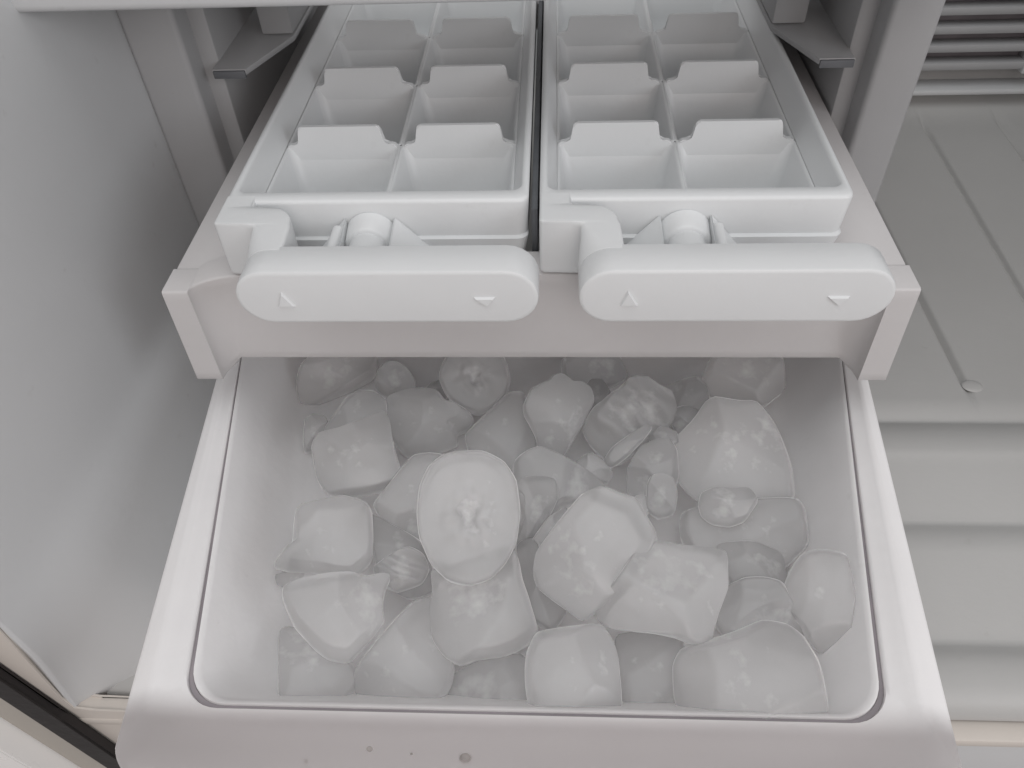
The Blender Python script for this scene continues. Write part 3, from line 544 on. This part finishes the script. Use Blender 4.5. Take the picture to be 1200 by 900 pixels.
 ('broken ice shard left of the large domed block', (58.5, 207.4, 44.0), (-0.142, -0.563, 0.814), 0.7, (0.0, 0.0), 14.0, 0, [(-5.2, 2.1), (-1.0, 5.0), (5.1, 4.8), (4.1, -0.9), (0.5, -7.2), (-3.5, -3.8)]),
]
def smooth_outline(p, n=72):
    P = [Vector(q) for q in p]; k = len(P); dense = []
    for i in range(k):
        a, b, c, d_ = P[i-1], P[i], P[(i+1) % k], P[(i+2) % k]
        for j in range(12):
            t = j / 12
            m0_, m1_ = (c - a) * 0.27, (d_ - b) * 0.27
            dense.append(b * (2*t**3 - 3*t*t + 1) + m0_ * (t**3 - 2*t*t + t) + c * (3*t*t - 2*t**3) + m1_ * (t**3 - t*t))
    ln = [0]
    for i in range(len(dense)): ln.append(ln[-1] + (dense[(i+1) % len(dense)] - dense[i]).length)
    out = []; j = 0
    for i in range(n):
        s_ = ln[-1] * i / n
        while ln[j+1] < s_: j += 1
        t = (s_ - ln[j]) / max(1e-9, ln[j+1] - ln[j]); out.append(dense[j].lerp(dense[(j+1) % len(dense)], t))
    return out
def ice_bm(outline, s, sh, d, cr, seed, size):
    bm = bmesh.new(); o = smooth_outline(outline); n = len(o)
    c = sum(o, Vector((0, 0))) / n
    sh = Vector(sh)
    h = d * 0.42
    rq = random.Random(seed)
    planes = []
    for _ in range(3):
        a = rq.uniform(0, 6.283); tz = rq.uniform(0.70, 0.95); q = math.sqrt(1 - tz * tz)
        planes.append((Vector((q * math.cos(a), q * math.sin(a), tz)), (h * tz + q * size * 0.5) * rq.uniform(0.62, 0.82)))
    s = 1 - (1 - s) * 0.55
    lay = [(0.0, h, 1)] + [(s * q / 14, h, 1) for q in range(1, 14)] + [(s * 0.97, h * 0.995, 1), (s, h * 0.95, 1), (s + (1 - s) * 0.35, h * 0.80, 0.7), (s + (1 - s) * 0.75, h * 0.60, 0.35), (s + (1 - s) * 0.95, h * 0.35, 0.1), (1.0, 0.0, 0), (0.99, -d * 0.25, 0), (0.96, -d * 0.45, 0), (0.86, -d * 0.66, 0), (0.6, -d * 0.76, 0), (0.3, -d * 0.78, 0), (0.0, -d * 0.78, 0)]
    L = []
    sv = Vector((seed * 3.17, seed * 1.7, seed * 0.9))
    for sc_, z, k in lay:
        ring = []
        for q in ([c] if sc_ == 0 else o):
            xy = c + (q - c) * sc_ + sh * k * (1 if sc_ else 1)
            p = Vector((xy.x, xy.y, z))
            rad = (xy - c - sh * k).length / size
            if k == 1: p.z += h * 0.10 * (1 - (sc_ / s) ** 2) * (1 if not cr else 0.3)
            if cr != 1:
                for pn, pd in planes:
                    e_ = (p - Vector((c.x, c.y, 0))).dot(pn) - pd
                    if e_ > 0: p = p - Vector((0, 0, 1)) * (e_ / pn.z) * 0.98
            lo = 0.018 if cr != 1 else 0.006
            nz = noise.noise_vector(p * (1 / (size * 0.55)) + sv) * size * lo + noise.noise_vector(p * (1 / (size * 0.2)) + sv) * size * 0.009
            p = p + Vector((nz.x * 0.6, nz.y * 0.6, nz.z))
            if cr == 1 and k == 1:
                rr = (xy - c).length / (size * 0.5)
                p.z += size * (0.020 * math.exp(-((rr - 0.30) / 0.12) ** 2) - 0.030 * math.exp(-(rr / 0.22) ** 2)) + size * 0.07 * noise.noise(Vector((xy.x, xy.y, 0)) * (1 / (size * 0.10)) + sv) * math.exp(-(rr / 0.42) ** 2)
            if cr == 2:
                p.z += size * 0.05 * math.sin((xy.x * 0.6 + xy.y * 0.8) * 22 / size + noise.noise(p / (size * .4) + sv) * 2) * (0.4 + 0.6 * (k > 0))
            ring.append(bm.verts.new(p))
        L.append(ring)
    for a, b in zip(L, L[1:]):
        for i in range(n):
            j = (i + 1) % n
            if len(a) == 1: bm.faces.new((a[0], b[i], b[j]))
            elif len(b) == 1: bm.faces.new((a[i], b[0], a[j]))
            else: bm.faces.new((a[i], b[i], b[j], a[j]))
    return bm
def place_ice(bm, c, nrm):
    n_ = Vector(nrm).normalized(); u = Vector((0, 0, 1)).cross(n_).normalized(); v_ = n_.cross(u)
    M = Matrix(((u.x, v_.x, n_.x, c[0]), (u.y, v_.y, n_.y, c[1]), (u.z, v_.z, n_.z, c[2]), (0, 0, 0, 1)))
    bmesh.ops.scale(bm, vec=(0.001,) * 3, verts=bm.verts)
    o = obj('ice_cube', bm, M_ICE, angle=70)
    o.matrix_world = M
    return o
for k, (label, c, nrm, s, sh, d, cr, out) in enumerate(ICE):
    xs_ = [p[0] for p in out]; ys_ = [p[1] for p in out]
    size = 0.5 * (max(xs_) - min(xs_) + max(ys_) - min(ys_))
    o = place_ice(ice_bm(out, s, sh, d, cr, k + 1, size), [a * 0.001 for a in c], nrm)
    tag(o, label, 'ice cube', 'ice pieces in the bin')
